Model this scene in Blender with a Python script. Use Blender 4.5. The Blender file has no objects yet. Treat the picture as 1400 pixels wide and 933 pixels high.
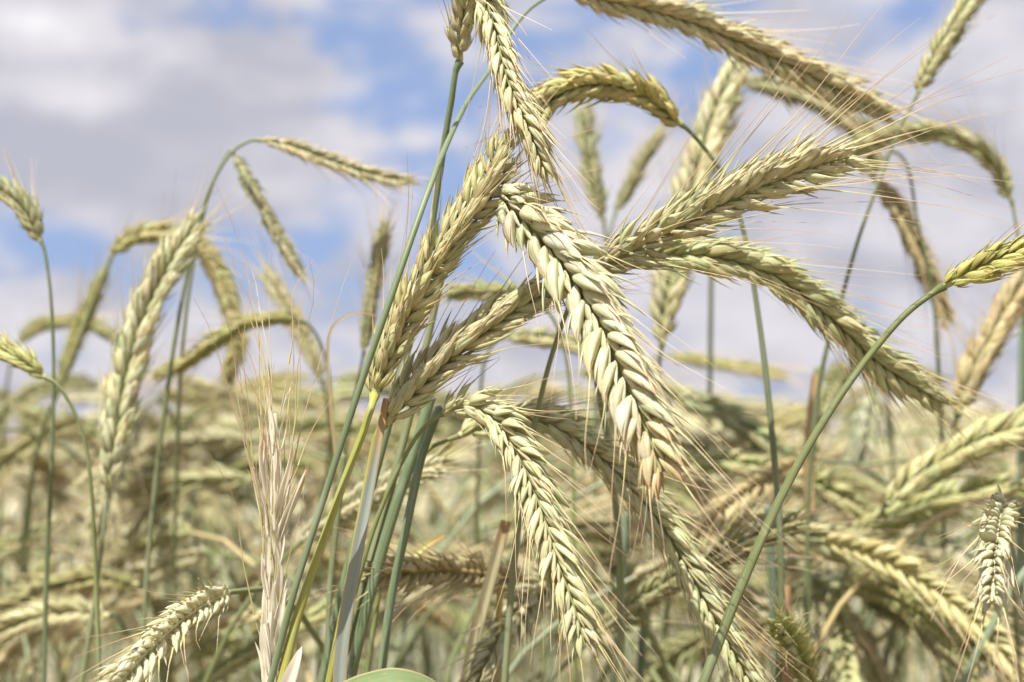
import bpy, math, random
import numpy as np
from mathutils import Vector, Matrix

sc = bpy.context.scene
COL = sc.collection
R = math.radians
PI = math.pi

# ------------------------------------------------------------------ camera
CAM_Z, PITCH, LENS = 1.20, R(4.2), 50.0
cd = bpy.data.cameras.new("camera")
cam = bpy.data.objects.new("camera", cd)
COL.objects.link(cam)
cam.location = (0, 0, CAM_Z)
cam.rotation_euler = (PI / 2 + PITCH, 0, 0)
cd.lens, cd.sensor_width, cd.sensor_fit = LENS, 36.0, 'HORIZONTAL'
cd.clip_start, cd.clip_end = 0.01, 2000
cd.dof.use_dof = True
cd.dof.focus_distance = 0.425
cd.dof.aperture_fstop = 8.5
sc.camera = cam

# ------------------------------------------------------------------ sun, sky, exposure
SUN_DIR = Vector((-0.22, -0.52, 0.82)).normalized()          # towards the sun
sun_el = math.asin(SUN_DIR.z)
sd = bpy.data.lights.new("sun", 'SUN')
sd.energy, sd.angle, sd.color = 5.0, R(0.5), (1.0, 0.965, 0.90)
sun = bpy.data.objects.new("sun", sd)
COL.objects.link(sun)
sun.rotation_euler = SUN_DIR.to_track_quat('Z', 'Y').to_euler()

world = bpy.data.worlds.new("World")
sc.world = world
world.use_nodes = True
wt = world.node_tree
wt.nodes.clear()


def N(t, kind, **kw):
    n = t.nodes.new(kind)
    for k, v in kw.items():
        setattr(n, k, v)
    return n


def setin(t, n, i, v):
    if hasattr(v, 'is_output') or isinstance(v, bpy.types.NodeSocket):
        t.links.new(v, n.inputs[i])
    else:
        n.inputs[i].default_value = v


def M(t, op, a, b=None, c=None, clamp=False):
    n = N(t, 'ShaderNodeMath', operation=op, use_clamp=clamp)
    for i, v in enumerate((a, b, c)):
        if v is not None:
            setin(t, n, i, v)
    return n.outputs[0]


def MIX(t, f, a, b, blend='MIX'):
    n = N(t, 'ShaderNodeMix', data_type='RGBA', blend_type=blend)
    setin(t, n, 0, f)
    for i, v in ((6, a), (7, b)):
        setin(t, n, i, (*v, 1) if isinstance(v, tuple) and len(v) == 3 else v)
    return n.outputs[2]


def SMOOTH(t, v, a, b, lo=0.0, hi=1.0):
    n = N(t, 'ShaderNodeMapRange', interpolation_type='SMOOTHSTEP')
    for i, x in enumerate((v, a, b, lo, hi)):
        setin(t, n, i, x)
    return n.outputs[0]


def NOISE(t, vec, scale, detail=4.0, rough=0.5, dist=0.0):
    n = N(t, 'ShaderNodeTexNoise')
    setin(t, n, 'Vector', vec)
    n.inputs['Scale'].default_value = scale
    n.inputs['Detail'].default_value = detail
    n.inputs['Roughness'].default_value = rough
    n.inputs['Distortion'].default_value = dist
    return n.outputs[0]


sky = N(wt, 'ShaderNodeTexSky', sky_type='NISHITA', sun_disc=False)
sky.sun_elevation = sun_el
sky.sun_rotation = math.atan2(SUN_DIR.x, SUN_DIR.y)
tc = N(wt, 'ShaderNodeTexCoord')
dirv = tc.outputs['Generated']
sep = N(wt, 'ShaderNodeSeparateXYZ')
wt.links.new(dirv, sep.inputs[0])
dx, dy, dz = sep.outputs
mp = N(wt, 'ShaderNodeMapping')
mp.inputs['Scale'].default_value = (1.0, 1.0, 1.9)
mp.inputs['Location'].default_value = (3.1, 0.4, 1.7)
wt.links.new(dirv, mp.inputs[0])
cn = NOISE(wt, mp.outputs[0], 7.0, 7.0, 0.52, 0.35)           # cloud cover
cn2 = NOISE(wt, mp.outputs[0], 19.0, 5.0, 0.55, 0.2)
cb = M(wt, 'ADD', NOISE(wt, mp.outputs[0], 9.0, 5.0, 0.5, 0.2), M(wt, 'MULTIPLY', M(wt, 'SUBTRACT', cn2, 0.5), 0.6))            # light and grey within the clouds
# openings in the cloud (azimuth, elevation and size on the sky, in units of the direction vector)
HOLES = [(-0.110, 0.292, .075, .030, .22), (-0.070, 0.235, .045, .030, .22), (0.04, 0.285, .05, .035, .18), (0.125, 0.245, .07, .045, .26),
         (-0.300, 0.140, .08, .020, .26), (-0.155, 0.145, .045, .05, .16), (-0.345, 0.110, .05, .016, .22),
         (0.275, 0.292, .045, .02, .22), (-0.03, 0.13, .035, .06, .18), (0.20, 0.012, .10, .02, .18), (0.27, 0.21, .03, .02, .14),
         (-0.17, 0.30, .04, .02, .14), (0.0, 0.285, .03, .03, .12), (-0.20, 0.105, .05, .03, .13), (-0.35, 0.29, .2, .07, -.2), (-0.25, 0.22, .10, .05, -.2), (0.30, 0.16, .10, .07, -.22),
         (0.12, 0.10, .08, .05, -.14), (0.22, 0.09, .1, .05, -.1), (-0.062, 0.268, .03, .014, -.16), (-0.1, 0.2, .05, .02, -.12)]
acc = M(wt, 'ADD', M(wt, 'MULTIPLY', M(wt, 'SUBTRACT', cn, 0.5), -1.15), M(wt, 'MULTIPLY', M(wt, 'SUBTRACT', cn2, 0.5), -0.85))
for hx, hz, sx, sz, amp in HOLES:
    ex = M(wt, 'POWER', M(wt, 'ABSOLUTE', M(wt, 'DIVIDE', M(wt, 'SUBTRACT', dx, hx), sx)), 2.0)
    ez = M(wt, 'POWER', M(wt, 'ABSOLUTE', M(wt, 'DIVIDE', M(wt, 'SUBTRACT', dz, hz), sz)), 2.0)
    g = M(wt, 'EXPONENT', M(wt, 'MULTIPLY', M(wt, 'ADD', ex, ez), -1.0))
    acc = M(wt, 'ADD', acc, M(wt, 'MULTIPLY', g, amp))
blue = SMOOTH(wt, acc, -0.02, 0.27, 0.0, 0.95)
CK = 10.0
for hx, hz, sx, sz, amp in [(-0.31, 0.272, .035, .016, .42), (-0.285, 0.232, .03, .012, .26), (-0.30, 0.20, .12, .03, -.22), (-0.2, 0.28, .08, .03, -.05), (0.13, 0.05, .15, .04, .12), (-0.3, 0.06, .2, .03, .1)]:
    ex = M(wt, 'POWER', M(wt, 'ABSOLUTE', M(wt, 'DIVIDE', M(wt, 'SUBTRACT', dx, hx), sx)), 2.0)
    ez = M(wt, 'POWER', M(wt, 'ABSOLUTE', M(wt, 'DIVIDE', M(wt, 'SUBTRACT', dz, hz), sz)), 2.0)
    cb = M(wt, 'ADD', cb, M(wt, 'MULTIPLY', M(wt, 'EXPONENT', M(wt, 'MULTIPLY', M(wt, 'ADD', ex, ez), -1.0)), amp))
cl = MIX(wt, SMOOTH(wt, cb, 0.32, 0.72), (0.335 * CK, 0.338 * CK, 0.392 * CK), (0.505 * CK, 0.488 * CK, 0.522 * CK))
cl = MIX(wt, SMOOTH(wt, cb, 0.70, 0.95), cl, (0.66 * CK, 0.64 * CK, 0.66 * CK))
over = SMOOTH(wt, dz, 0.36, 0.75, 1.0, 2.0)                # added fill: unseen cloud high overhead brightened to lift the shadows
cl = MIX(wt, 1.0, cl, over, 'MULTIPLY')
skyc = MIX(wt, 0.75, MIX(wt, 1.0, sky.outputs[0], (0.8, 0.8, 1.0), 'MULTIPLY'), (0.205 * CK, 0.285 * CK, 0.465 * CK))
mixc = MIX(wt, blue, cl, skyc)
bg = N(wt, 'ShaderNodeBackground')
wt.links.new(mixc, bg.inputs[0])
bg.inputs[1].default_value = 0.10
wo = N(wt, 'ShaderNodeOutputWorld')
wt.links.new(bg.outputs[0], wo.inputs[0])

sc.view_settings.view_transform = 'Standard'
sc.view_settings.look = 'None'
sc.view_settings.exposure = 0.64
sc.view_settings.gamma = 1.0
sc.view_settings.use_curve_mapping = False
sc.render.engine = 'CYCLES'
sc.cycles.use_denoising = True
sc.cycles.max_bounces = 8
sc.cycles.transparent_max_bounces = 8

# ------------------------------------------------------------------ helpers
CR, SR = math.cos(PITCH), math.sin(PITCH)
FWD, UPV, RGT = np.array([0, CR, SR]), np.array([0, -SR, CR]), np.array([1.0, 0, 0])
CAMP = np.array([0, 0, CAM_Z])
FPX = LENS / 36.0 * 1400


def at(px, py, d):
    return CAMP + FWD * d + RGT * ((px - 700) / FPX * d) + UPV * ((466.5 - py) / FPX * d)


def nrm(v):
    return v / (np.linalg.norm(v, axis=-1, keepdims=True) + 1e-12)


def catmull(pts, per=24):
    p = np.asarray(pts, float)
    if len(p) == 2:
        return p[0] + (p[1] - p[0]) * np.linspace(0, 1, per)[:, None]
    p = np.vstack([2 * p[0] - p[1], p, 2 * p[-1] - p[-2]])
    out = []
    t = np.linspace(0, 1, per, endpoint=False)[:, None]
    for i in range(1, len(p) - 2):
        p0, p1, p2, p3 = p[i - 1:i + 3]
        # centripetal knots
        a = max(np.linalg.norm(p1 - p0), 1e-6) ** .5
        b = max(np.linalg.norm(p2 - p1), 1e-6) ** .5
        c = max(np.linalg.norm(p3 - p2), 1e-6) ** .5
        m1 = ((p1 - p0) / a - (p2 - p0) / (a + b) + (p2 - p1) / b) * b
        m2 = ((p2 - p1) / b - (p3 - p1) / (b + c) + (p3 - p2) / c) * b
        out.append((2 * t**3 - 3 * t**2 + 1) * p1 + (t**3 - 2 * t**2 + t) * m1 + (-2 * t**3 + 3 * t**2) * p2 + (t**3 - t**2) * m2)
    out.append(p[-2][None])
    return np.vstack(out)


def resample(c, n):
    s = np.r_[0, np.cumsum(np.linalg.norm(np.diff(c, axis=0), axis=1))]
    q = np.linspace(0, s[-1], n)
    return np.stack([np.interp(q, s, c[:, k]) for k in range(3)], 1), s[-1]


class MB:
    """collects vertices, quads, the attribute (along, around, random) and material slots of one mesh"""

    def __init__(self):
        self.v, self.q, self.a, self.m, self.n = [], [], [], [], 0

    def add(self, v, q, a, m):
        self.v.append(v); self.q.append(q + self.n); self.a.append(a)
        self.m.append(np.full(len(q), m, np.int32)); self.n += len(v)

    def arrays(self):
        return np.vstack(self.v), np.vstack(self.q), np.vstack(self.a), np.concatenate(self.m)

    def mesh(self, name, mats, origin=None):
        v, q, a, m = self.arrays()
        if origin is not None:
            v = v - origin
        me = bpy.data.meshes.new(name)
        me.vertices.add(len(v)); me.vertices.foreach_set('co', v.astype(np.float32).ravel())
        me.loops.add(q.size); me.loops.foreach_set('vertex_index', q.astype(np.int32).ravel())
        me.polygons.add(len(q)); me.polygons.foreach_set('loop_start', np.arange(0, q.size, 4, dtype=np.int32))
        for mt in mats:
            me.materials.append(mt)
        me.polygons.foreach_set('material_index', m)
        me.polygons.foreach_set('use_smooth', np.ones(len(q), bool))
        at_ = me.attributes.new('la', 'FLOAT_VECTOR', 'POINT')
        at_.data.foreach_set('vector', a.astype(np.float32).ravel())
        me.update(calc_edges=True)
        return me


def link(name, me, parent=None, color=None):
    o = bpy.data.objects.new(name, me)
    COL.objects.link(o)
    if parent is not None:
        o.parent = parent
    if color is not None:
        o.color = (*color, 1)
    return o


def root(name, loc, label, cat, group=None):
    o = bpy.data.objects.new(name, None)
    o.empty_display_size = 0.03
    COL.objects.link(o)
    o.location = Vector(loc)
    o['label'] = label
    o['category'] = cat
    if group:
        o['group'] = group
    return o


def grid_quads(nr, nc):
    i, j = np.meshgrid(np.arange(nr - 1), np.arange(nc - 1), indexing='ij')
    a = (i * nc + j).ravel()
    return np.stack([a, a + 1, a + nc + 1, a + nc], 1)


def frames(c, ref):
    T = nrm(np.gradient(c, axis=0))
    ref = ref - T * np.sum(ref * T, 1, keepdims=True)
    F = nrm(ref)
    S = np.cross(T, F)
    return T, S, F


def transport(c):
    T = nrm(np.gradient(c, axis=0))
    ref = np.array([0.31, -0.9, 0.27])
    n = nrm(np.cross(T[0], ref))
    S = np.zeros_like(c)
    for i in range(len(c)):
        n = nrm(n - T[i] * n.dot(T[i]))
        S[i] = n
    return T, S, np.cross(T, S)


def tube(mb, c, rad, sides, mat, rnd=0.0, ridge=0.0, flat=1.0):
    n = len(c)
    T, S, F = transport(c)
    th = np.linspace(0, 2 * PI, sides + 1)
    rr = np.asarray(rad)[:, None] * (1 + ridge * np.cos(th * 5))[None]
    v = c[:, None] + S[:, None] * (rr * np.cos(th))[..., None] + F[:, None] * (rr * flat * np.sin(th))[..., None]
    a = np.stack([np.repeat(np.linspace(0, 1, n)[:, None], sides + 1, 1), np.repeat((th / (2 * PI))[None], n, 0), np.full((n, sides + 1), rnd)], -1)
    mb.add(v.reshape(-1, 3), grid_quads(n, sides + 1), a.reshape(-1, 3), mat)


def floret_template(nu, nv, wid, thick, glume=False):
    u = np.linspace(0, 1, nu)
    if glume:
        prof = np.sin(PI * np.clip(u, 0, 1) ** 0.7) ** 0.8 * (1 - 0.5 * u ** 2) + 0.06 * (1 - u)
    else:
        q = u
        prof = np.interp(q, [0, .05, .12, .22, .33, .45, .57, .68, .78, .88, .95, 1], [.25, .5, .74, .93, 1, .98, .87, .69, .48, .26, .12, .03])
    prof[-1] = 0.02
    th = np.linspace(-PI / 2, 1.5 * PI, nv + 1)
    ct, st = np.cos(th), np.sin(th)
    keel = 1 + 0.30 * np.exp(-((ct / 0.28) ** 2)) * (st > 0) + 0.06 * np.cos(9 * th)
    x = wid * prof[:, None] * ct[None]
    y = thick * prof[:, None] * (np.where(st > 0, st, st * 0.62) * keel)[None]
    y = y + (0.06 * np.sin(PI * u) - 0.02)[:, None]
    z = np.repeat(u[:, None], nv + 1, 1)
    P = np.stack([x, y, z], -1).reshape(-1, 3)
    A = np.stack([z, np.repeat(((th + PI / 2) / (2 * PI))[None], nu, 0), np.zeros_like(z)], -1).reshape(-1, 3)
    return P, grid_quads(nu, nv + 1), A


TPL = {}


def tpl(lod, wid, thick, glume):
    k = (lod, round(wid, 3), round(thick, 3), glume)
    if k not in TPL:
        nu, nv = ((13, 20), (9, 10), (6, 6))[lod] if not glume else ((8, 6), (6, 5), (4, 4))[lod]
        TPL[k] = floret_template(nu, nv, wid, thick, glume)
    return TPL[k]


def place(mb, T, base, X, Y, Z, L, rnd, mat):
    P, q, A = T
    v = base + (P[:, :1] * X + P[:, 1:2] * Y + P[:, 2:3] * Z) * L
    a = A.copy(); a[:, 2] = rnd
    mb.add(v, q, a, mat)


def awn(mb, p, d, out, L, r0, rng, lod, wav=1.0):
    n = (9, 7, 4)[lod]
    s = np.linspace(0, 1, n)
    side = nrm(np.cross(d, out) + 1e-6)
    fl = rng.uniform(-0.02, 0.16); sw = rng.normal(0, 0.10)
    ph = rng.uniform(0, 6.28); wv = rng.uniform(0.004, 0.016) * wav
    c = p + L * (s[:, None] * d + (fl * s ** 2 + wv * np.sin(s * 7 + ph) * s)[:, None] * out + (sw * s ** 2 + wv * np.cos(s * 5.5 + ph) * s)[:, None] * side)
    c = c + np.array([0, 0, -1.0]) * (L * 0.05 * s ** 2)[:, None]
    tube(mb, c, r0 * (1 - 0.72 * s + 1.1 * np.exp(-s * 9)), (4, 3, 3)[lod], 1, rng.random())


def ear_spikelets(curve, W, roll=0.0, twist=0.0, seed=0, lod=0, awn_len=0.045, awn_r=1.0, plump=1.0, n=None, ref=None,
                  splay=1.0, awn_p=0.8, flen=1.0):
    """one MB per spikelet along a rachis curve that runs from the ear's base to its tip; also the rachis points"""
    rng = np.random.default_rng(seed)
    k = W / 0.0168
    c, Ltot = resample(curve, 220)
    refv = (CAMP - c) if ref is None else np.repeat(np.asarray(ref, float)[None], len(c), 0)
    T, S, F = frames(c, refv)
    if n is None:
        n = max(14, int(round(Ltot / (0.00245 * k))))
    out = []
    for i in range(n):
        t = 0.012 + 0.965 * i / (n - 1)
        j = min(219, int(t * 219))
        P, tv = c[j], T[j]
        ang = roll + twist * (t - 0.5)
        ca, sa = math.cos(ang), math.sin(ang)
        sv, fv = S[j] * ca + F[j] * sa, -S[j] * sa + F[j] * ca
        sgn = 1 if i % 2 else -1
        env = min(1.0, 0.64 + 2.8 * t) * min(1.0, 0.52 + 2.4 * (1 - t))
        kk = k * env * rng.uniform(0.86, 1.09)
        mb = MB()
        for f in (1, -1):
            o = nrm(sv * sgn * 0.78 + fv * f * 0.66)
            ad = R(rng.normal(26, 4.0)) * (0.55 + 0.45 * env) * splay
            d = nrm(tv * math.cos(ad) + o * math.sin(ad) + rng.normal(0, 0.08, 3))
            L = 0.0124 * flen * kk * rng.uniform(0.93, 1.05)
            base = P + o * 0.0013 * k
            y = nrm(o - d * o.dot(d)); x = np.cross(y, d)
            rr = rng.random()
            if rng.random() < 0.07:
                L *= rng.uniform(.6, .8)
            pl = plump * rng.uniform(0.9, 1.1)
            place(mb, tpl(lod, 0.176 * plump, 0.126 * plump, False), base, x * (pl / plump), y, d, L, rr, 0)
            # outer glume: a slim green-keeled blade lying on the outside of the floret
            go = nrm(sv * sgn * 0.95 + fv * f * 0.30)
            gd = nrm(d + go * rng.uniform(0.02, 0.22) + rng.normal(0, 0.05, 3))
            gy = nrm(go - gd * go.dot(gd)); gx = np.cross(gy, gd)
            gl = L * rng.uniform(0.8, 1.25)
            place(mb, tpl(lod, 0.062, 0.030, True), base + go * 0.0013 * kk, gx, gy, gd, gl, rng.random(), 2)
            if lod < 2:
                go2 = nrm(fv * f * 0.95 - sv * sgn * 0.25)
                gd2 = nrm(d + go2 * 0.06 + rng.normal(0, 0.03, 3))
                gy2 = nrm(go2 - gd2 * go2.dot(gd2)); gx2 = np.cross(gy2, gd2)
                place(mb, tpl(lod, 0.040, 0.024, True), base + go2 * 0.0010 * kk, gx2, gy2, gd2, L * rng.uniform(.7, 1.0), rng.random(), 2)
                # a papery husk lying over the face of the grain
                ho = nrm(o + fv * f * rng.normal(0, .35) + sv * rng.normal(0, .3))
                hd = nrm(d + ho * rng.uniform(0.0, 0.12) + rng.normal(0, .05, 3))
                hy = nrm(ho - hd * ho.dot(hd)); hx = np.cross(hy, hd)
                place(mb, tpl(lod, 0.098, 0.020, True), base + ho * 0.0017 * kk * plump, hx, hy, hd, L * rng.uniform(.72, .98), rng.random(), 0)
            if rng.random() < awn_p:
                al = 0.85 * awn_len * rng.uniform(0.45, 1.1) * (0.55 + 0.45 * min(1, 3 * t))
                tip = base + d * L * 0.97 + y * L * (-0.02)
                ao = nrm(o + rng.normal(0, 0.25, 3))
                awn(mb, tip - d * L * 0.04, nrm(d * 0.9 + tv * 0.35 + rng.normal(0, 0.05, 3)), ao, al, 0.00016 * awn_r * rng.uniform(.8, 1.1), rng, lod)
            # a thin husk closing the seam between the two rows
            if lod < 2:
                sdv = nrm(tv + sv * sgn * rng.uniform(.12, .34) + fv * f * rng.uniform(.05, .2))
                sy = nrm(fv * f - sdv * sdv.dot(fv * f)); sx = np.cross(sy, sdv)
                place(mb, tpl(lod, 0.105, 0.035, True), P + fv * f * 0.0021 * k + sv * sgn * .0005 * k, sx, sy, sdv, 0.0098 * kk * rng.uniform(.8, 1.1), rng.random(), 0)
        out.append(mb)
    return out, c


def merge(mbs):
    m = MB()
    for b in mbs:
        v, q, a, mm = b.arrays()
        m.v.append(v); m.q.append(q + m.n); m.a.append(a); m.m.append(mm); m.n += len(v)
    return m


def rachis(c, k):
    mb = MB()
    cc = c[::6]
    tube(mb, cc, np.linspace(0.0012, 0.0007, len(cc)) * k, 8, 0)
    return mb


def ribbon(mb, c, w, fold, up, mat=0, rnd=0.5, twist=0.0, thick=0.00022):
    """a leaf blade: a folded strip with real thickness swept along a curve"""
    n = len(c)
    T, S, F = frames(c, np.repeat(np.asarray(up, float)[None], n, 0))
    s = np.linspace(0, 1, n)
    a = twist * s
    S2 = S * np.cos(a)[:, None] + F * np.sin(a)[:, None]
    F2 = -S * np.sin(a)[:, None] + F * np.cos(a)[:, None]
    xs = np.array([-1, -.6, -.25, 0, .25, .6, 1, 1, .6, .25, 0, -.25, -.6, -1, -1])
    tp = np.array([1, 1, 1, 1, 1, 1, 1, -1, -1, -1, -1, -1, -1, -1, 1]) * thick
    ys = fold * np.abs(xs)
    w = np.asarray(w)
    v = c[:, None] + S2[:, None] * (w[:, None] * xs)[..., None] + F2[:, None] * (w[:, None] * ys + tp[None] * np.minimum(1, w / 0.001)[:, None])[..., None]
    A = np.stack([np.repeat(s[:, None], 15, 1), np.repeat((xs * .5 + .5)[None], n, 0), np.full((n, 15), rnd)], -1)
    mb.add(v.reshape(-1, 3), grid_quads(n, 15), A.reshape(-1, 3), mat)


# ------------------------------------------------------------------ materials
def mat_base(name):
    m = bpy.data.materials.new(name)
    m.use_nodes = True
    t = m.node_tree
    t.nodes.clear()
    return m, t


def finish(t, col, rough, spec, transl, bump=None, tcol=None):
    p = N(t, 'ShaderNodeBsdfPrincipled')
    setin(t, p, 'Base Color', col)
    setin(t, p, 'Roughness', rough)
    p.inputs['Specular IOR Level'].default_value = spec
    if bump is not None:
        b = N(t, 'ShaderNodeBump')
        b.inputs['Strength'].default_value = bump[1]
        b.inputs['Distance'].default_value = bump[2]
        t.links.new(bump[0], b.inputs['Height'])
        t.links.new(b.outputs[0], p.inputs['Normal'])
    o = N(t, 'ShaderNodeOutputMaterial')
    if transl > 0:
        tr = N(t, 'ShaderNodeBsdfTranslucent')
        setin(t, tr, 0, tcol if tcol is not None else col)
        mx = N(t, 'ShaderNodeMixShader')
        mx.inputs[0].default_value = transl
        t.links.new(p.outputs[0], mx.inputs[1]); t.links.new(tr.outputs[0], mx.inputs[2])
        t.links.new(mx.outputs[0], o.inputs[0])
    else:
        t.links.new(p.outputs[0], o.inputs[0])


def la(t):
    a = N(t, 'ShaderNodeAttribute', attribute_name='la')
    s = N(t, 'ShaderNodeSeparateXYZ')
    t.links.new(a.outputs['Vector'], s.inputs[0])
    return s.outputs


def tint(t, col):
    oi = N(t, 'ShaderNodeObjectInfo')
    return MIX(t, 1.0, col, oi.outputs['Color'], 'MULTIPLY'), oi


def streak(t, u, v, r, su, sv):
    cx = N(t, 'ShaderNodeCombineXYZ')
    setin(t, cx, 0, M(t, 'MULTIPLY', u, su)); setin(t, cx, 1, M(t, 'MULTIPLY', v, sv)); setin(t, cx, 2, M(t, 'MULTIPLY', r, 37.0))
    return NOISE(t, cx.outputs[0], 1.0, 3.0, 0.6)


def make_husk():
    m, t = mat_base('rye_husk')
    u, v, r = la(t)
    st = streak(t, u, v, r, 1.3, 30)
    s2 = streak(t, u, v, M(t, 'ADD', r, 0.37), 2.2, 13)
    blot = streak(t, u, v, r, 5, 4)
    base = MIX(t, r, (0.76, 0.705, 0.47), (0.82, 0.79, 0.64))
    c1 = MIX(t, SMOOTH(t, blot, 0.38, 0.7), base, (0.70, 0.63, 0.38))
    # green veins and a green flush towards the base of the husk
    gv = M(t, 'MULTIPLY', SMOOTH(t, st, 0.46, 0.60), SMOOTH(t, u, 1.0, 0.6))
    gsel = M(t, 'MULTIPLY', gv, SMOOTH(t, M(t, 'FRACT', M(t, 'MULTIPLY', r, 7.3)), 0.0, 0.9, 0.35, 1.0))
    c2 = MIX(t, gsel, c1, (0.40, 0.46, 0.25))
    c2 = MIX(t, SMOOTH(t, s2, 0.5, 0.66, 0.0, 0.55), c2, (0.80, 0.78, 0.66))
    c2 = MIX(t, SMOOTH(t, M(t, 'FRACT', M(t, 'MULTIPLY', r, 23.1)), 0.72, 0.95, 0.0, 0.5), c2, (0.56, 0.47, 0.25))
    edge = SMOOTH(t, M(t, 'ABSOLUTE', M(t, 'SUBTRACT', v, 0.5)), 0.17, 0.24)
    c3 = MIX(t, M(t, 'MULTIPLY', edge, 0.5), c2, (0.56, 0.58, 0.37))
    geo = N(t, 'ShaderNodeNewGeometry')
    sp = NOISE(t, geo.outputs['Position'], 900, 2, 0.6)
    c3 = MIX(t, SMOOTH(t, sp, 0.63, 0.72, 0.0, 0.65), c3, (0.42, 0.30, 0.15))
    sp2 = NOISE(t, geo.outputs['Position'], 160, 3, 0.6)
    c3 = MIX(t, SMOOTH(t, sp2, 0.48, 0.66, 0.0, 0.45), c3, (0.56, 0.56, 0.34))
    tip = M(t, 'MULTIPLY', SMOOTH(t, u, 0.74, 1.0), SMOOTH(t, M(t, 'FRACT', M(t, 'MULTIPLY', r, 13.7)), 0.1, 0.9, 0.15, 0.9))
    c4 = MIX(t, tip, c3, (0.50, 0.33, 0.18))
    col, oi = tint(t, c4)
    finish(t, col, 0.46, 0.36, 0.32, (st, 0.7, 0.00010))
    return m


def make_glume():
    m, t = mat_base('rye_glume')
    u, v, r = la(t)
    st = streak(t, u, v, r, 1.2, 16)
    c = MIX(t, SMOOTH(t, st, 0.4, 0.62), (0.72, 0.70, 0.54), (0.40, 0.46, 0.24))
    c = MIX(t, M(t, 'MULTIPLY', r, 0.5), c, (0.66, 0.60, 0.42))
    c = MIX(t, SMOOTH(t, u, 0.6, 1.0, 0.0, 0.6), c, (0.45, 0.30, 0.15))
    col, oi = tint(t, c)
    finish(t, col, 0.5, 0.35, 0.32)
    return m


def make_awn():
    m, t = mat_base('rye_awn')
    u, v, r = la(t)
    c = MIX(t, SMOOTH(t, u, 0.0, 0.5), (0.50, 0.46, 0.20), MIX(t, r, (0.40, 0.26, 0.15), (0.66, 0.52, 0.33)))
    col, oi = tint(t, c)
    finish(t, c, 0.45, 0.4, 0.1)
    return m


def make_stem():
    m, t = mat_base('rye_stem')
    u, v, r = la(t)
    st = streak(t, u, v, r, 3.0, 18)
    wx = streak(t, u, v, r, 14.0, 3)
    geo = N(t, 'ShaderNodeNewGeometry')
    bl = NOISE(t, geo.outputs['Position'], 140, 4, 0.6)
    oi = N(t, 'ShaderNodeObjectInfo')
    oc = oi.outputs['Color']
    c = MIX(t, SMOOTH(t, st, 0.35, 0.65), MIX(t, 1.0, oc, (0.74, 0.80, 0.72), 'MULTIPLY'), MIX(t, 1.0, oc, (1.22, 1.18, 1.1), 'MULTIPLY'))
    c = MIX(t, SMOOTH(t, wx, 0.45, 0.75, 0.0, 0.30), c, (0.42, 0.46, 0.37))
    c = MIX(t, SMOOTH(t, bl, 0.62, 0.72, 0.0, 0.35), c, (0.30, 0.24, 0.12))
    finish(t, c, 0.45, 0.45, 0.08, (st, 0.6, 0.00010))
    return m


def make_leaf(name, tipc, tip0, edgec, edgef):
    m, t = mat_base(name)
    u, v, r = la(t)
    st = streak(t, u, v, r, 2.0, 40)
    bl = streak(t, u, v, r, 22, 9)
    oi = N(t, 'ShaderNodeObjectInfo')
    oc = oi.outputs['Color']
    c = MIX(t, SMOOTH(t, st, 0.38, 0.62), MIX(t, 1.0, oc, (0.78, 0.82, 0.76), 'MULTIPLY'), MIX(t, 1.0, oc, (1.15, 1.14, 1.1), 'MULTIPLY'))
    c = MIX(t, SMOOTH(t, bl, 0.58, 0.72, 0.0, 0.6), c, tipc)
    e = SMOOTH(t, M(t, 'ABSOLUTE', M(t, 'SUBTRACT', v, 0.5)), 0.36, 0.50, 0.0, edgef)
    c = MIX(t, e, c, edgec)
    c = MIX(t, SMOOTH(t, u, tip0, 1.0, 0.0, 0.95), c, tipc)
    finish(t, c, 0.5, 0.35, 0.25, (st, 0.6, 0.00008))
    return m


HUSK, GLUME, AWN, STEM = make_husk(), make_glume(), make_awn(), make_stem()
LEAF = make_leaf('green_leaf', (0.50, 0.30, 0.11), 0.72, (0.58, 0.42, 0.22), 0.8)
DRYLEAF = make_leaf('dry_leaf', (0.50, 0.33, 0.17), 0.8, (0.46, 0.30, 0.16), 0.6)
EARM = [HUSK, AWN, GLUME]


def make_papery():
    m, t = mat_base('papery_chaff')
    u, v, r = la(t)
    st = streak(t, u, v, r, 1.5, 22)
    c = MIX(t, SMOOTH(t, st, 0.35, 0.65), (0.88, 0.85, 0.74), (0.82, 0.75, 0.58))
    c = MIX(t, M(t, 'MULTIPLY', SMOOTH(t, u, 0.45, 1.0), SMOOTH(t, r, 0.45, 1.0)), c, (0.66, 0.44, 0.22))
    finish(t, c, 0.5, 0.35, 0.42, (st, 0.6, 0.00008))
    return m


PAPER = make_papery()


def make_soil():
    m, t = mat_base('soil')
    geo = N(t, 'ShaderNodeNewGeometry')
    a = NOISE(t, geo.outputs['Position'], 6, 8, 0.6)
    b = NOISE(t, geo.outputs['Position'], 60, 6, 0.65)
    c = MIX(t, SMOOTH(t, a, 0.35, 0.7), (0.16, 0.12, 0.075), (0.26, 0.21, 0.13))
    c = MIX(t, SMOOTH(t, b, 0.5, 0.75), c, (0.36, 0.30, 0.18))
    finish(t, c, 0.9, 0.2, 0, (b, 0.6, 0.02))
    return m


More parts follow.
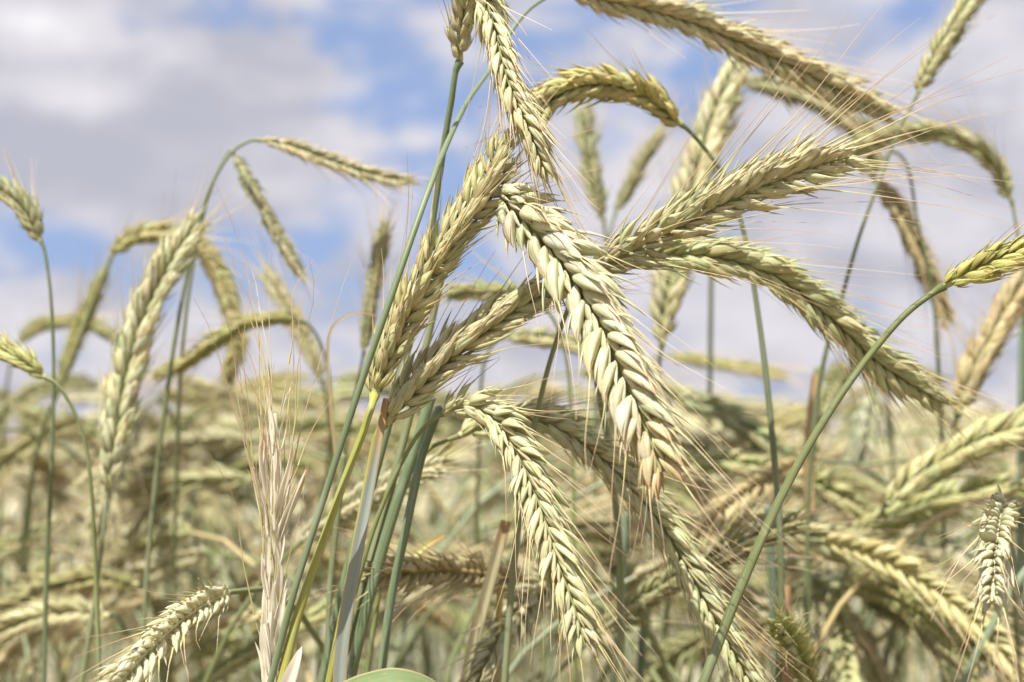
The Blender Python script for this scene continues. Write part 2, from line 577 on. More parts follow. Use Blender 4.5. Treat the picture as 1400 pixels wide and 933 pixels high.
# ------------------------------------------------------------------ ground
SLOPE = 0.035
gx = np.concatenate([-np.geomspace(900, 3, 16), np.linspace(-2.5, 2.5, 21), np.geomspace(3, 900, 16)])
gy = np.concatenate([-np.geomspace(200, 3, 10), np.linspace(-2.5, 12, 40), np.geomspace(13, 1500, 20)])
GX, GY = np.meshgrid(gx, gy, indexing='ij')
GZ = (0.012 * np.sin(GX * 7.1) * np.sin(GY * 5.3)) * (np.hypot(GX, GY) < 20) - SLOPE * np.maximum(0, GY - 2.0)      # the field falls away gently
gm = MB()
V = np.stack([GX, GY, GZ], -1).reshape(-1, 3)
gm.add(V, grid_quads(len(gx), len(gy))[:, ::-1], np.zeros_like(V), 0)
go = link('ground', gm.mesh('ground', [make_soil()]))
go['kind'] = 'structure'

# ------------------------------------------------------------------ the plants one can tell apart
GLAUC, OLIVE, YGREEN, BLUEG, TANS, DARKG = (0.215, 0.24, 0.125), (0.21, 0.235, 0.095), (0.36, 0.36, 0.09), (0.22, 0.255, 0.155), (0.46, 0.37, 0.19), (0.145, 0.175, 0.088)
CREAM, STRAW, GREENISH, DULL, GREY, BROWNISH = (1.04, 1.02, 1.0), (0.95, 0.93, 0.82), (0.78, 0.86, 0.60), (0.68, 0.70, 0.56), (0.86, 0.90, 0.88), (0.95, 0.84, 0.68)
SPEC_COUNT = [0]


def down_to_ground(pts):
    """carries a stem on from its last traced point to its root"""
    p = np.asarray(pts, float)
    d = nrm(p[-1] - p[-2])
    if d[2] > -0.25:
        d = nrm(np.array([d[0] * .3, d[1] * .3, -1.0]))
    a = p[-1] + d * 0.10
    b = a + nrm(d + np.array([0, 0, -0.8])) * 0.25
    foot = np.array([b[0] + d[0] * 0.12, b[1] + d[1] * 0.12, -0.01])
    return np.vstack([p, a, b, foot]), foot


def plant(label, ear, W, stem, sw=10, tintc=STRAW, stemc=GLAUC, roll=0.0, twist=0.0, lod=0, parts=True, awn_len=0.042,
          plump=1.0, splay=1.0, awn_r=1.0, leaf=None, group=None, n=None, awn_p=0.8, recede=None, flen=1.0, browned=False):
    """ear, stem: (photo x, photo y, metres from the camera); W, sw: widths at those distances in the same pixel units"""
    SPEC_COUNT[0] += 1
    seed = SPEC_COUNT[0] * 101 + 7
    rng = np.random.default_rng(seed)
    recede = (np.mean([p[2] for p in ear]) > .57) if recede is None else recede
    E = np.array([at(*p) for p in ear])
    dm = np.mean([p[2] for p in ear])
    Wm = 0.95 * W / FPX * dm
    if recede:
        stem = [(a, b, c + .09 * max(0, b - 480) / 453) for a, b, c in stem]
    Sx = np.array([E[0]] + [at(*p) for p in stem])
    full, foot = down_to_ground(Sx)
    foot = np.array([foot[0], foot[1], 0.0])
    rt = root('rye_plant', foot, label, 'rye plant', group)
    c0 = catmull(full, 20)
    # radius: thin under the ear, full width lower down
    s = np.r_[0, np.cumsum(np.linalg.norm(np.diff(c0, axis=0), axis=1))]
    rw = sw * (0.5 if lod == 0 else 0.42) / FPX * np.mean([p[2] for p in stem])
    rad = rw * np.interp(s, [0, 0.004, 0.05, 0.12, 1.2], [0.95, 0.62, 0.72, 1.0, 1.25])
    mb = MB()
    tube(mb, c0, rad, 12, 0, rng.random(), ridge=0.025)
    link('stem', mb.mesh('stem', [STEM], foot), rt, stemc)
    sp, rc = ear_spikelets(catmull(E, 24), Wm, roll, twist, seed, lod, awn_len, awn_r, plump, n, None, splay, awn_p, flen)
    k = Wm / 0.0152
    if parts:
        eo = link('ear', rachis(rc, k).mesh('ear', [STEM], foot), rt, (0.42, 0.42, 0.2))
        for bi, b in enumerate(sp):
            f = rng.uniform(0.88, 1.08)
            tintb = tintc
            if browned and bi > len(sp) - 8:
                w_ = (bi - len(sp) + 9) / 9
                tintb = (tintc[0] * (1 - .08 * w_), tintc[1] * (1 - .26 * w_), tintc[2] * (1 - .45 * w_))
            link('spikelet', b.mesh('spikelet', EARM, foot), eo, tuple(x * f * rng.uniform(.96, 1.04) for x in tintb))
    else:
        link('ear', merge(sp + [rachis(rc, k)]).mesh('ear', EARM, foot), rt, tintc)
    if leaf:
        for lf in leaf:
            add_leaf(rt, foot, **lf)
    return rt


def add_leaf(rt, foot, pts, w, color, mat=None, fold=0.25, up=None, twist=0.0, name='leaf', taper=0.9, base=0.6):
    c, _ = resample(catmull(np.array([at(*p) for p in pts]), 16), 40)
    d = np.mean([p[2] for p in pts])
    s = np.linspace(0, 1, 40)
    ww = w * 0.5 / FPX * d * np.minimum(1, base + s * 4) * (1 - taper * s ** 2.2)
    mb = MB()
    ribbon(mb, c, ww, fold, (0.1, -1, 0.25) if up is None else up, 0, random.random(), twist)
    return link(name, mb.mesh(name, [mat or LEAF], foot), rt, color)


random.seed(4)
# --- in focus
plant('largest cream rye ear, hanging down the middle with plump kernels and browned tip',
      [(684, 262, .440), (722, 300, .432), (772, 358, .424), (815, 425, .416), (850, 500, .408), (882, 575, .402), (908, 652, .398)], 104,
      [(662, 246, .450), (640, 270, .462), (612, 350, .472), (588, 450, .475), (560, 570, .475), (520, 720, .475), (470, 900, .475)], 12,
      CREAM, GLAUC, roll=R(-16), twist=R(20), plump=1.16, splay=1.25, awn_len=.046, n=38, flen=1.05, browned=True)
plant('tan rye ear with bare kernels rising from a yellow-green stalk beside the crossing stalks',
      [(512, 541, .430), (526, 492, .430), (556, 425, .431), (600, 350, .433), (645, 285, .435), (672, 240, .438), (690, 192, .441)], 73,
      [(508, 556, .425), (497, 590, .425), (472, 655, .425), (440, 745, .425), (405, 850, .425), (385, 933, .425)], 16,
      (.88, .84, .62), YGREEN, roll=R(52), twist=R(-20), plump=1.08, awn_len=.042, splay=1.0, n=42)
plant('rye ear hooked over the top edge with a neat double row of pale kernels',
      [(629, 84, .452), (630, 50, .450), (640, 8, .446), (658, -12, .440), (674, 30, .436), (692, 100, .432), (722, 172, .428), (752, 245, .428)], 62,
      [(624, 95, .452), (617, 140, .454), (610, 180, .456), (598, 260, .460), (575, 400, .462), (520, 620, .465), (470, 800, .465), (440, 933, .465)], 13,
      (1.02, .98, .86), (.15, .195, .105), roll=R(0), twist=R(-25), plump=1.1, awn_len=.03, splay=.85)
plant('shadow-sided rye ear slanting up below the tan ear, bright above and dark underneath',
      [(527, 580, .440), (552, 545, .440), (600, 498, .440), (660, 450, .442), (715, 412, .445), (762, 386, .449)], 82,
      [(518, 590, .440), (512, 606, .441), (505, 640, .442), (490, 720, .443), (468, 840, .444), (450, 933, .445)], 13,
      (0.98, .95, .82), YGREEN, roll=R(62), twist=R(10), plump=1.0, awn_len=.04, splay=.85,
      leaf=[dict(pts=[(462, 990, .436), (468, 880, .436), (484, 780, .436), (503, 680, .437), (520, 590, .438), (528, 545, .440)], w=19, color=(.34, .38, .34), fold=.35, taper=.55, base=1.0)])
plant('rye ear pointing right with a fan of long reddish awns, behind the big cream ear',
      [(812, 366, .440), (852, 345, .436), (905, 318, .430), (975, 282, .426), (1050, 248, .422), (1110, 226, .420), (1166, 212, .419)], 78,
      [(795, 385, .446), (770, 440, .455), (745, 520, .462), (720, 640, .47), (700, 800, .475), (690, 933, .478)], 10,
      STRAW, GLAUC, roll=R(-24), twist=R(15), plump=1.0, awn_len=.070, splay=1.1, awn_r=1.0, awn_p=1.0)
plant('green-bottomed rye ear on a thin bent stalk, above the ear with the awn fan',
      [(931, 170, .495), (900, 140, .492), (860, 120, .490), (815, 113, .486), (775, 122, .482), (742, 142, .480), (722, 172, .478)], 66,
      [(940, 177, .496), (965, 205, .500), (990, 240, .502), (1015, 310, .503), (1038, 440, .505), (1058, 620, .507), (1068, 780, .508), (1064, 933, .508)], 11,
      (.94, .88, .56), DARKG, roll=R(20), lod=1, awn_len=.03, splay=.8, plump=1.1)
plant('rye ear sloping down to the right below the awn fan, with a ragged tip',
      [(855, 362, .462), (905, 348, .464), (975, 350, .466), (1055, 374, .470), (1130, 428, .476), (1205, 495, .482), (1292, 552, .488)], 76,
      [(840, 370, .462), (825, 400, .47), (812, 480, .478), (830, 600, .49), (846, 740, .50), (850, 933, .505)], 11,
      (.88, .92, .72), GLAUC, roll=R(-12), twist=R(-10), awn_len=.05, splay=.85)
plant('short green rye ear at the right edge on a thick leaning stalk',
      [(1292, 391, .425), (1318, 378, .422), (1360, 358, .418), (1410, 338, .414), (1470, 322, .410), (1530, 318, .406)], 66,
      [(1280, 398, .426), (1240, 428, .427), (1190, 485, .428), (1130, 570, .428), (1072, 672, .427), (1010, 810, .425), (962, 933, .424)], 14,
      (.88, .88, .46), (.15, .175, .07), roll=R(18), awn_len=.045, splay=.75)
plant('rye ear drooping below the middle, dark seam between two rows of pale kernels',
      [(607, 566, .442), (636, 552, .440), (672, 568, .436), (706, 612, .430), (735, 678, .426), (762, 760, .422), (786, 830, .420), (802, 886, .420)], 72,
      [(598, 570, .443), (575, 590, .448), (548, 635, .452), (512, 720, .455), (480, 830, .456), (455, 933, .457)], 9,
      (.98, .98, .84), OLIVE, roll=R(-8), twist=R(10), awn_len=.04, splay=1.2)
plant('long rye ear curving to the bottom edge, right of the drooping ear with dark seam',
      [(628, 596, .478), (680, 576, .478), (740, 574, .476), (800, 606, .472), (860, 660, .468), (915, 730, .464), (960, 810, .460), (1005, 890, .458), (1040, 950, .457)], 70,
      [(612, 602, .479), (590, 612, .482), (560, 650, .486), (530, 740, .488), (512, 850, .489), (500, 933, .490)], 9,
      (.92, .95, .78), OLIVE, roll=R(-14), awn_len=.048, splay=.85)
# --- a little behind
plant('long rye ear sloping across the top right, its stalk arching out of the frame',
      [(770, -14, .505), (835, 0, .508), (925, 22, .512), (1010, 55, .516), (1090, 92, .522), (1160, 128, .528), (1222, 158, .534)], 66,
      [(752, -6, .503), (725, 12, .500), (700, 42, .496), (672, 92, .490), (640, 138, .470), (612, 195, .450), (586, 260, .430), (537, 400, .418), (487, 545, .418), (440, 690, .420), (402, 810, .422), (370, 933, .424)], 10,
      (1.0, .95, .82), (.165, .21, .115), roll=R(-16), lod=1, awn_len=.05, splay=.85)
plant('pale upright rye ear on the left, leaning right, lit face and grey edge',
      [(148, 668, .545), (160, 585, .545), (176, 500, .546), (200, 425, .548), (236, 355, .552), (268, 306, .556)], 76,
      [(146, 685, .545), (140, 740, .545), (128, 830, .545), (112, 933, .545)], 11,
      (1.03, 1.05, .95), GLAUC, roll=R(6), lod=1, awn_len=.035, splay=.75, plump=1.1)
plant('slim rye ear held level in the sky left of the crossing stalks, tip pointing right',
      [(358, 192, .56), (395, 200, .56), (440, 216, .562), (490, 234, .564), (530, 244, .566), (566, 246, .568)], 32,
      [(345, 192, .56), (322, 204, .56), (300, 232, .56), (282, 272, .562), (264, 340, .565), (240, 460, .57), (215, 640, .575), (200, 800, .578), (195, 933, .58)], 8,
      STRAW, GLAUC, roll=R(10), lod=1, awn_len=.018, splay=.8)
plant('dark slim rye ear dangling straight down in the sky beside the level slim ear',
      [(320, 212, .575), (336, 240, .575), (358, 282, .575), (384, 330, .575), (412, 376, .575)], 30,
      [(316, 206, .578), (304, 222, .58), (286, 265, .583), (268, 340, .59), (250, 470, .6), (240, 700, .61), (235, 933, .61)], 7,
      DULL, GLAUC, roll=R(50), lod=1, awn_len=.016, splay=.75)
plant('rye ear cut by the left edge, high on a thin straight stalk',
      [(56, 330, .53), (44, 300, .53), (20, 270, .532), (-14, 252, .535), (-50, 246, .54)], 46,
      [(60, 340, .53), (68, 390, .53), (73, 480, .532), (71, 620, .535), (64, 780, .54), (60, 933, .54)], 8,
      DULL, DARKG, roll=R(30), lod=1, awn_len=.03, splay=.8)
plant('rye ear at the left edge whose stalk hooks over and runs down through the blur',
      [(62, 516, .50), (40, 498, .50), (10, 480, .502), (-30, 462, .505), (-80, 455, .51)], 46,
      [(76, 524, .50), (98, 556, .502), (115, 600, .504), (124, 660, .506), (130, 760, .51), (136, 933, .51)], 9,
      (.86, .9, .55), OLIVE, roll=R(14), lod=1, awn_len=.035, splay=.8)
plant('arched rye ear behind the pale upright ear, curving over like a hook',
      [(152, 350, .64), (175, 328, .64), (212, 319, .642), (255, 326, .645), (290, 360, .648), (312, 410, .65), (322, 470, .652), (310, 525, .655)], 44,
      [(148, 362, .64), (128, 410, .645), (95, 500, .65), (55, 600, .66), (30, 750, .67), (20, 933, .67)], 8,
      (.92, .9, .6), GLAUC, roll=R(25), lod=1, awn_len=.03, splay=.8)
plant('yellow-green rye ear bowing flat to the left above the bleached empty ear',
      [(412, 440, .60), (380, 436, .60), (340, 442, .60), (296, 466, .602), (255, 494, .604), (212, 516, .606)], 32,
      [(425, 448, .60), (445, 490, .605), (452, 580, .61), (440, 720, .62), (435, 933, .62)], 7,
      (.82, .84, .48), OLIVE, roll=R(40), lod=1, awn_len=.03, splay=.75)
plant('blurred short rye ear leaning left above the flat bowing ear',
      [(440, 520, .66), (425, 480, .66), (400, 430, .662), (378, 395, .664), (362, 372, .666)], 36,
      [(445, 540, .66), (455, 620, .665), (460, 760, .67), (460, 933, .67)], 8, STRAW, GLAUC, roll=R(15), lod=1, splay=.8)
plant('greenish blurred rye ear standing diagonally below the arched hook ear',
      [(80, 525, .68), (98, 478, .68), (120, 425, .68), (142, 372, .68)], 30,
      [(74, 545, .68), (50, 620, .69), (38, 740, .7), (34, 933, .7)], 8, (.80, .82, .5), GLAUC, roll=R(40), lod=1, splay=.75)
plant('rye ear at the top edge above the right side, pointing down along its thin stalk',
      [(1256, 126, .555), (1270, 95, .555), (1292, 55, .556), (1318, 14, .558), (1345, -30, .56)], 46,
      [(1252, 134, .555), (1232, 172, .556), (1206, 238, .558), (1176, 320, .56), (1150, 410, .563), (1125, 500, .566), (1108, 640, .57), (1100, 933, .575)], 8,
      (.8, .8, .62), DARKG, roll=R(25), lod=1, awn_len=.03, splay=.75)
plant('wide pale blurred rye ear standing behind the awn fan, sunlit left face',
      [(905, 470, .60), (915, 400, .60), (935, 310, .602), (960, 215, .606), (985, 140, .61), (1012, 86, .614)], 72,
      [(902, 490, .60), (898, 560, .602), (890, 700, .61), (884, 933, .61)], 10, (1.0, .99, .88), GLAUC, roll=R(16), lod=1, splay=.9)
plant('dark blurred rye ear tucked below the long top right ear',
      [(1012, 112, .68), (1060, 118, .68), (1110, 135, .682), (1160, 165, .684), (1195, 205, .686), (1190, 235, .688)], 46,
      [(1000, 116, .68), (985, 160, .685), (975, 300, .69), (970, 560, .7), (965, 933, .7)], 8, DULL, DARKG, roll=R(30), lod=1, splay=.85)
plant('blurred rye ear arching below the top right ear, base hanging at the edge',
      [(1382, 272, .60), (1366, 234, .60), (1335, 202, .60), (1290, 184, .602), (1240, 182, .604), (1195, 195, .606), (1165, 210, .608)], 46,
      [(1385, 285, .60), (1394, 340, .602), (1402, 460, .606), (1400, 640, .61), (1398, 933, .615)], 8, (.84, .86, .68), GLAUC, roll=R(20), lod=1, splay=.8)
plant('brown-tinged blurred rye ear hanging steeply behind the leaning green stalk',
      [(1196, 246, .62), (1222, 280, .62), (1250, 330, .622), (1272, 382, .624), (1296, 440, .626)], 44,
      [(1190, 238, .62), (1200, 226, .618), (1222, 208, .616), (1238, 222, .616), (1254, 300, .617), (1275, 400, .62), (1284, 520, .622), (1290, 700, .625), (1292, 933, .63)], 7, (.86, .74, .6), DARKG, roll=R(20), lod=1, splay=.8)
plant('small blurred rye ear standing upright in the gap above the big cream ear',
      [(825, 300, .66), (815, 265, .66), (806, 215, .66), (798, 150, .662)], 42,
      [(828, 330, .66), (832, 430, .665), (836, 640, .67), (838, 933, .67)], 8, (.78, .8, .7), DARKG, roll=R(20), lod=1, splay=.8)
plant('thin dark blurred rye ear leaning in the gap right of the small upright one',
      [(842, 290, .66), (858, 258, .66), (878, 220, .66), (902, 182, .662)], 28,
      [(836, 310, .66), (822, 380, .665), (815, 600, .67), (812, 933, .67)], 7, DULL, GLAUC, roll=R(40), lod=1, splay=.75)
plant('thin dark rye ear standing behind the crossing stalks on the left of the tan ear',
      [(498, 480, .58), (505, 430, .58), (515, 370, .582), (526, 305, .584)], 30,
      [(494, 500, .58), (480, 570, .585), (462, 700, .59), (450, 933, .595)], 7, DULL, DARKG, roll=R(40), lod=1, splay=.75, awn_len=.03)
plant('pinkish blurred rye ear at the right edge leaning over a blue-green stalk',
      [(1310, 566, .60), (1325, 520, .60), (1350, 470, .602), (1385, 410, .604), (1420, 350, .606)], 62,
      [(1304, 585, .60), (1285, 650, .598), (1252, 760, .596), (1222, 860, .594), (1203, 933, .593)], 13, (.98, .86, .72), BLUEG, roll=R(15), lod=1, splay=.85)
plant('broad green-streaked rye ear pointing down left from the right edge, thin stalk below it',
      [(1214, 690, .585), (1240, 664, .585), (1290, 630, .585), (1345, 602, .586), (1400, 585, .588), (1460, 575, .59)], 70,
      [(1206, 698, .585), (1186, 730, .586), (1155, 790, .587), (1130, 860, .588), (1112, 933, .59)], 11, (.9, .92, .66), BLUEG, roll=R(18), lod=1, splay=.8)
plant('big blurred rye ear lying across the lower right behind the leaning green stalk',
      [(965, 708, .60), (1030, 710, .60), (1110, 730, .602), (1190, 765, .604), (1270, 800, .606), (1345, 828, .608)], 72,
      [(950, 712, .60), (930, 740, .605), (915, 820, .61), (905, 933, .615)], 9, (.88, .9, .74), GLAUC, roll=R(-14), lod=1, splay=.85)
plant('dark grey-green blurred rye ear sloping down right beside the tip of the big cream ear',
      [(925, 545, .66), (975, 560, .66), (1030, 592, .662), (1085, 640, .664), (1120, 685, .666)], 50,
      [(912, 548, .66), (890, 580, .665), (880, 700, .67), (878, 933, .675)], 8, (.6, .68, .52), DARKG, roll=R(20), lod=1, splay=.85)
plant('grey wide blurred rye ear hanging upright above the lying lower right ear',
      [(1192, 535, .74), (1182, 590, .74), (1168, 650, .74), (1150, 705, .74)], 56,
      [(1194, 520, .742), (1204, 515, .745), (1216, 560, .75), (1222, 700, .76), (1225, 933, .76)], 8, GREY, GLAUC, roll=R(30), lod=1, splay=.85)
plant('thin yellowish blurred rye ear lying level right of the big cream ear',
      [(915, 488, .80), (965, 494, .80), (1020, 503, .80), (1072, 514, .80)], 24,
      [(905, 486, .80), (890, 495, .805), (880, 560, .81), (878, 933, .82)], 7, (.78, .8, .42), OLIVE, roll=R(30), lod=1, splay=.75)
plant('blurred rye ear pointing left between the tan ear and the shadow-sided ear',
      [(740, 420, .56), (705, 402, .56), (662, 398, .56), (616, 402, .562)], 40,
      [(752, 430, .56), (772, 480, .565), (782, 600, .57), (786, 933, .575)], 8, (.84, .88, .6), OLIVE, roll=R(25), lod=1, splay=.75)
plant('blurred rye ear lying level under the shadow-sided ear, touching the big cream ear',
      [(690, 462, .62), (730, 462, .62), (775, 468, .62), (815, 480, .622), (850, 500, .625)], 38,
      [(680, 465, .62), (664, 490, .625), (655, 600, .63), (650, 933, .635)], 8, (.76, .78, .56), OLIVE, roll=R(30), lod=1, splay=.8)
plant('bright herringbone rye ear low in the left corner, pointing down left',
      [(362, 838, .60), (315, 838, .60), (265, 858, .60), (210, 890, .60), (160, 925, .60)], 60,
      [(375, 842, .60), (392, 870, .602), (400, 933, .605)], 9, (1.0, .96, .78), GLAUC, roll=R(-10), lod=1, splay=.9)
plant('blurred rye ear in the bottom left corner with wide pale kernels',
      [(150, 842, .60), (105, 836, .60), (55, 842, .60), (10, 858, .60), (-40, 880, .602)], 56,
      [(165, 850, .60), (180, 880, .605), (186, 933, .61)], 9, (.96, .94, .76), GLAUC, roll=R(8), lod=1, splay=.9)
plant('dark brown-green blurred rye ear above the bottom left corner ear',
      [(190, 800, .64), (140, 790, .64), (85, 798, .64), (30, 820, .64), (-20, 850, .642)], 50,
      [(200, 806, .64), (212, 840, .645), (216, 933, .65)], 9, (.72, .7, .44), OLIVE, roll=R(20), lod=1, splay=.85)
plant('blurred grey rye ear hanging to the bottom edge right of the leaning green stalk',
      [(1090, 770, .66), (1130, 810, .66), (1165, 860, .66), (1195, 915, .662), (1215, 960, .664)], 50,
      [(1080, 765, .66), (1064, 780, .665), (1056, 840, .67), (1052, 933, .67)], 8, (.8, .8, .7), DARKG, roll=R(-10), lod=1, splay=.85)
plant('blurred rye ear lying level behind the base of the pale upright ear',
      [(345, 655, .72), (290, 655, .72), (225, 662, .72), (160, 676, .722)], 44,
      [(356, 660, .72), (372, 690, .725), (380, 780, .73), (382, 933, .735)], 8, (.88, .9, .7), OLIVE, roll=R(25), lod=1, splay=.8)
plant('blurred green rye ear bowed at the far left behind the thin straight stalk',
      [(25, 470, .78), (50, 448, .78), (90, 440, .78), (130, 446, .782), (165, 470, .784)], 28,
      [(18, 485, .78), (8, 540, .785), (0, 700, .79), (-4, 933, .8)], 7, (.7, .74, .44), OLIVE, roll=R(35), lod=1, splay=.75)

# --- the bleached, already empty ear
def empty_ear():
    rng = np.random.default_rng(77)
    D = .428
    axis = np.array([at(*p) for p in [(372, 960, D), (374, 860, D), (374, 760, D), (375, 680, D), (376, 600, D + .001), (376, 555, D + .002)]])
    full, foot = down_to_ground(axis[::-1])
    foot = np.array([foot[0], foot[1], 0.0])
    rt = root('rye_plant', foot, 'bleached empty rye ear left of the crossing stalks, papery chaff and wispy awns', 'rye plant')
    c0 = catmull(full[len(axis) - 1:], 20)
    mb = MB(); tube(mb, c0, np.full(len(c0), .0019), 10, 0, .4)
    link('stem', mb.mesh('stem', [STEM], foot), rt, TANS)
    ax, _ = resample(catmull(axis, 20), 120)
    mb = MB(); tube(mb, ax[::4], np.linspace(.0027, .0007, 30), 10, 0, .2, flat=.7)
    eo = link('ear', mb.mesh('ear', [PAPER], foot), rt, (1, 1, 1))
    px = D / FPX
    for i in range(24):
        t = .02 + .94 * i / 23
        j = int(t * 119)
        P = ax[j]; T = nrm(ax[min(119, j + 1)] - ax[j - 1])
        sg = 1 if i % 2 else -1
        mb = MB()
        nb = 4 if t < .68 else 2
        for b in range(nb):
            L = rng.uniform(45, 85) * px
            o = nrm(np.array([sg * rng.uniform(.5, 1), -rng.uniform(.1, .9), 0]) + rng.normal(0, .35, 3))
            flare = abs(t - .62) < .07
            spread = rng.uniform(.16, .34) if flare else rng.uniform(.03, .16)
            L *= 1.5 if flare else 1
            s = np.linspace(0, 1, 14)[:, None]
            o2 = nrm(np.cross(T, o)); ph = rng.uniform(0, 6.28)
            cv = P + o * rng.uniform(.0008, .0022) + L * (T * s + o * (spread * s + rng.uniform(-.12, .16) * s ** 2 + .02 * np.sin(7 * s + ph) * s) + o2 * (rng.normal(0, .10) * s ** 2 + .025 * np.sin(5 * s + ph) * s))
            L *= rng.choice([.55, .8, 1, 1.1]) * (1 if t < .68 else .55)
            w = rng.uniform(5, 17) * (1.05 - .80 * t + .5 * flare) * .5 * px * (np.sin(PI * np.linspace(0.06, 1, 14) ** .75) ** .8 + .03)
            ribbon(mb, cv, w, rng.uniform(.2, .7), o, 0, min(1, .15 + .8 * t * rng.random() + .35 * (t > .5)), rng.uniform(-1.6, 1.6), .00012)
            if b < 3 and rng.random() < (.62 if t > .35 else .25):
                d = nrm(cv[-1] - cv[-3])
                awn(mb, cv[-1], nrm(d + T * .5), o, rng.uniform(.03, .066), .00016, rng, 0, 4.2)
        link('spikelet', mb.mesh('spikelet', [PAPER, AWN], foot), eo, (1, 1, 1))
    # torn glume husk at the foot of the picture
    mb = MB()
    cv, _ = resample(catmull(np.array([at(*p) for p in [(380, 985, D - .004), (392, 940, D - .004), (405, 905, D - .004), (413, 884, D - .003)]]), 12), 16)
    ribbon(mb, cv, 11 * px * (np.sin(PI * np.linspace(.1, 1, 16) ** .8) ** .7 + .02), .5, (.2, -1, .1), 0, .3, .3, .00015)
    link('husk', mb.mesh('husk', [PAPER], foot), rt, (1, 1, 1))


empty_ear()


# --- stalks without an ear in the picture, and leaves
def stalk(label, pts, sw, color, leaf=None, cat='stalk', name='rye_stalk'):
    P = np.array([at(*p) for p in pts])
    full, foot = down_to_ground(P)
    foot = np.array([foot[0], foot[1], 0.0])
    rt = root(name, foot, label, cat)
    c0 = catmull(full, 20)
    rw = sw * .5 / FPX * np.mean([p[2] for p in pts])
    mb = MB()
    r = np.full(len(c0), rw); r[0] *= .3
    tube(mb, c0, r, 12, 0, random.random(), ridge=.04)
    link('stem', mb.mesh('stem', [STEM], foot), rt, color)
    for lf in leaf or []:
        add_leaf(rt, foot, **lf)
    return rt


stalk('green stalk with a curled leaf yellowing to an orange tip, behind the lower middle stalks',
      [(590, 540, .47), (572, 600, .47), (545, 680, .47), (515, 780, .47), (492, 870, .47), (478, 933, .47)], 15, (.17, .22, .12),
      [dict(pts=[(480, 830, .50), (502, 802, .50), (545, 776, .50), (580, 748, .505), (608, 732, .51)], w=22, color=(.50, .47, .19), fold=.3, taper=.85)])
stalk('dark grey-green stalk rising behind the lower middle ears',
      [(602, 555, .455), (578, 620, .455), (556, 720, .455), (535, 820, .455), (520, 933, .455)], 12, (.16, .21, .12))
stalk('tan broken-topped dry leaf sheath standing below the drooping ear with the dark seam',
      [(684, 800, .50), (682, 850, .50), (681, 933, .50)], 9, (.42, .33, .10),
      [dict(pts=[(632, 960, .495), (645, 890, .495), (668, 800, .495), (692, 712, .495)], w=17, color=(.46, .42, .26), mat=DRYLEAF, fold=.6, taper=.15, base=1)])
stalk('dried reddish leaf sheath wrapped round a dark stalk at the bottom right',
      [(1050, 690, .56), (1056, 800, .56), (1060, 933, .56)], 13, (.12, .16, .11),
      [dict(pts=[(1074, 960, .552), (1072, 900, .552), (1070, 850, .552), (1072, 800, .552)], w=20, color=(.40, .24, .15), mat=DRYLEAF, fold=.5, taper=.3, base=1)])
stalk('tall green stalk with a dry tan sheath, right of the largest cream ear',
      [(1118, 500, .60), (1112, 580, .60), (1108, 680, .60), (1104, 800, .60), (1100, 933, .60)], 10, (.2, .25, .13),
      [dict(pts=[(1106, 700, .594), (1104, 640, .594), (1108, 570, .594), (1114, 512, .594)], w=16, color=(.50, .36, .20), mat=DRYLEAF, fold=.6, taper=.4, base=1)])
stalk('dark green stalk directly under the browned tip of the largest cream ear',
      [(855, 700, .60), (852, 780, .60), (848, 860, .60), (846, 933, .60)], 10, (.15, .2, .13))
stalk('dark stalk standing behind the long curving ear at the bottom edge',
      [(888, 730, .62), (884, 800, .62), (878, 870, .62), (874, 933, .62)], 11, (.11, .15, .10))
stalk('slim blue-green stalk rising out of the bottom right corner',
      [(1420, 760, .55), (1396, 790, .55), (1360, 850, .55), (1330, 905, .55), (1315, 940, .55)], 12, (.2, .25, .16))
stalk('thin upright green stalk near the right edge',
      [(1398, 430, .66), (1396, 540, .66), (1394, 680, .66), (1390, 933, .66)], 10, (.2, .26, .19))
stalk('stalk with a thin dry curled leaf, right of the bleached empty ear',
      [(470, 620, .50), (462, 700, .50), (452, 800, .50), (446, 933, .50)], 9, (.18, .2, .1),
      [dict(pts=[(462, 650, .50), (452, 560, .50), (448, 490, .50), (452, 452, .50), (470, 434, .50), (495, 428, .502), (512, 432, .504)], w=5, color=(.44, .36, .2), mat=DRYLEAF, fold=.3, taper=.6)])
stalk('broad green leaf blade showing its curved top at the bottom edge of the photo',
      [(560, 1010, .42), (552, 1080, .42), (548, 1150, .42)], 10, (.2, .26, .12),
      [dict(pts=[(440, 960, .40), (490, 934, .398), (540, 924, .396), (590, 936, .398), (630, 970, .402)], w=46, color=(.19, .25, .11), fold=-.12, taper=.7, up=(0, -.45, .9))],
      )

# ------------------------------------------------------------------ the crop behind: one prototype per habit, then copies
def proto_curve(rng, phi0, phi1, earL):
    """a stalk of about 1.2 m whose top nods by phi0 and whose ear bends on to phi1 (from the vertical)"""
    n = 150
    Ls = 1.16
    s = np.linspace(0, Ls + earL, n)
    lean = rng.uniform(-.06, .06)
    ph = np.where(s < Ls, lean + (phi0 - lean) * np.clip((s - Ls + .20) / .20, 0, 1) ** 1.6, phi0 + (phi1 - phi0) * np.clip((s - Ls) / earL, 0, 1))
    ds = np.r_[0, np.diff(s)]
    x = np.cumsum(np.sin(ph) * ds); z = np.cumsum(np.cos(ph) * ds)
    y = .012 * np.sin(s * 3 + rng.uniform(0, 6)) * (s / Ls)
    c = np.stack([x, y, z], 1)
    k = np.searchsorted(s, Ls)
    return c[:k + 1], c[k:]


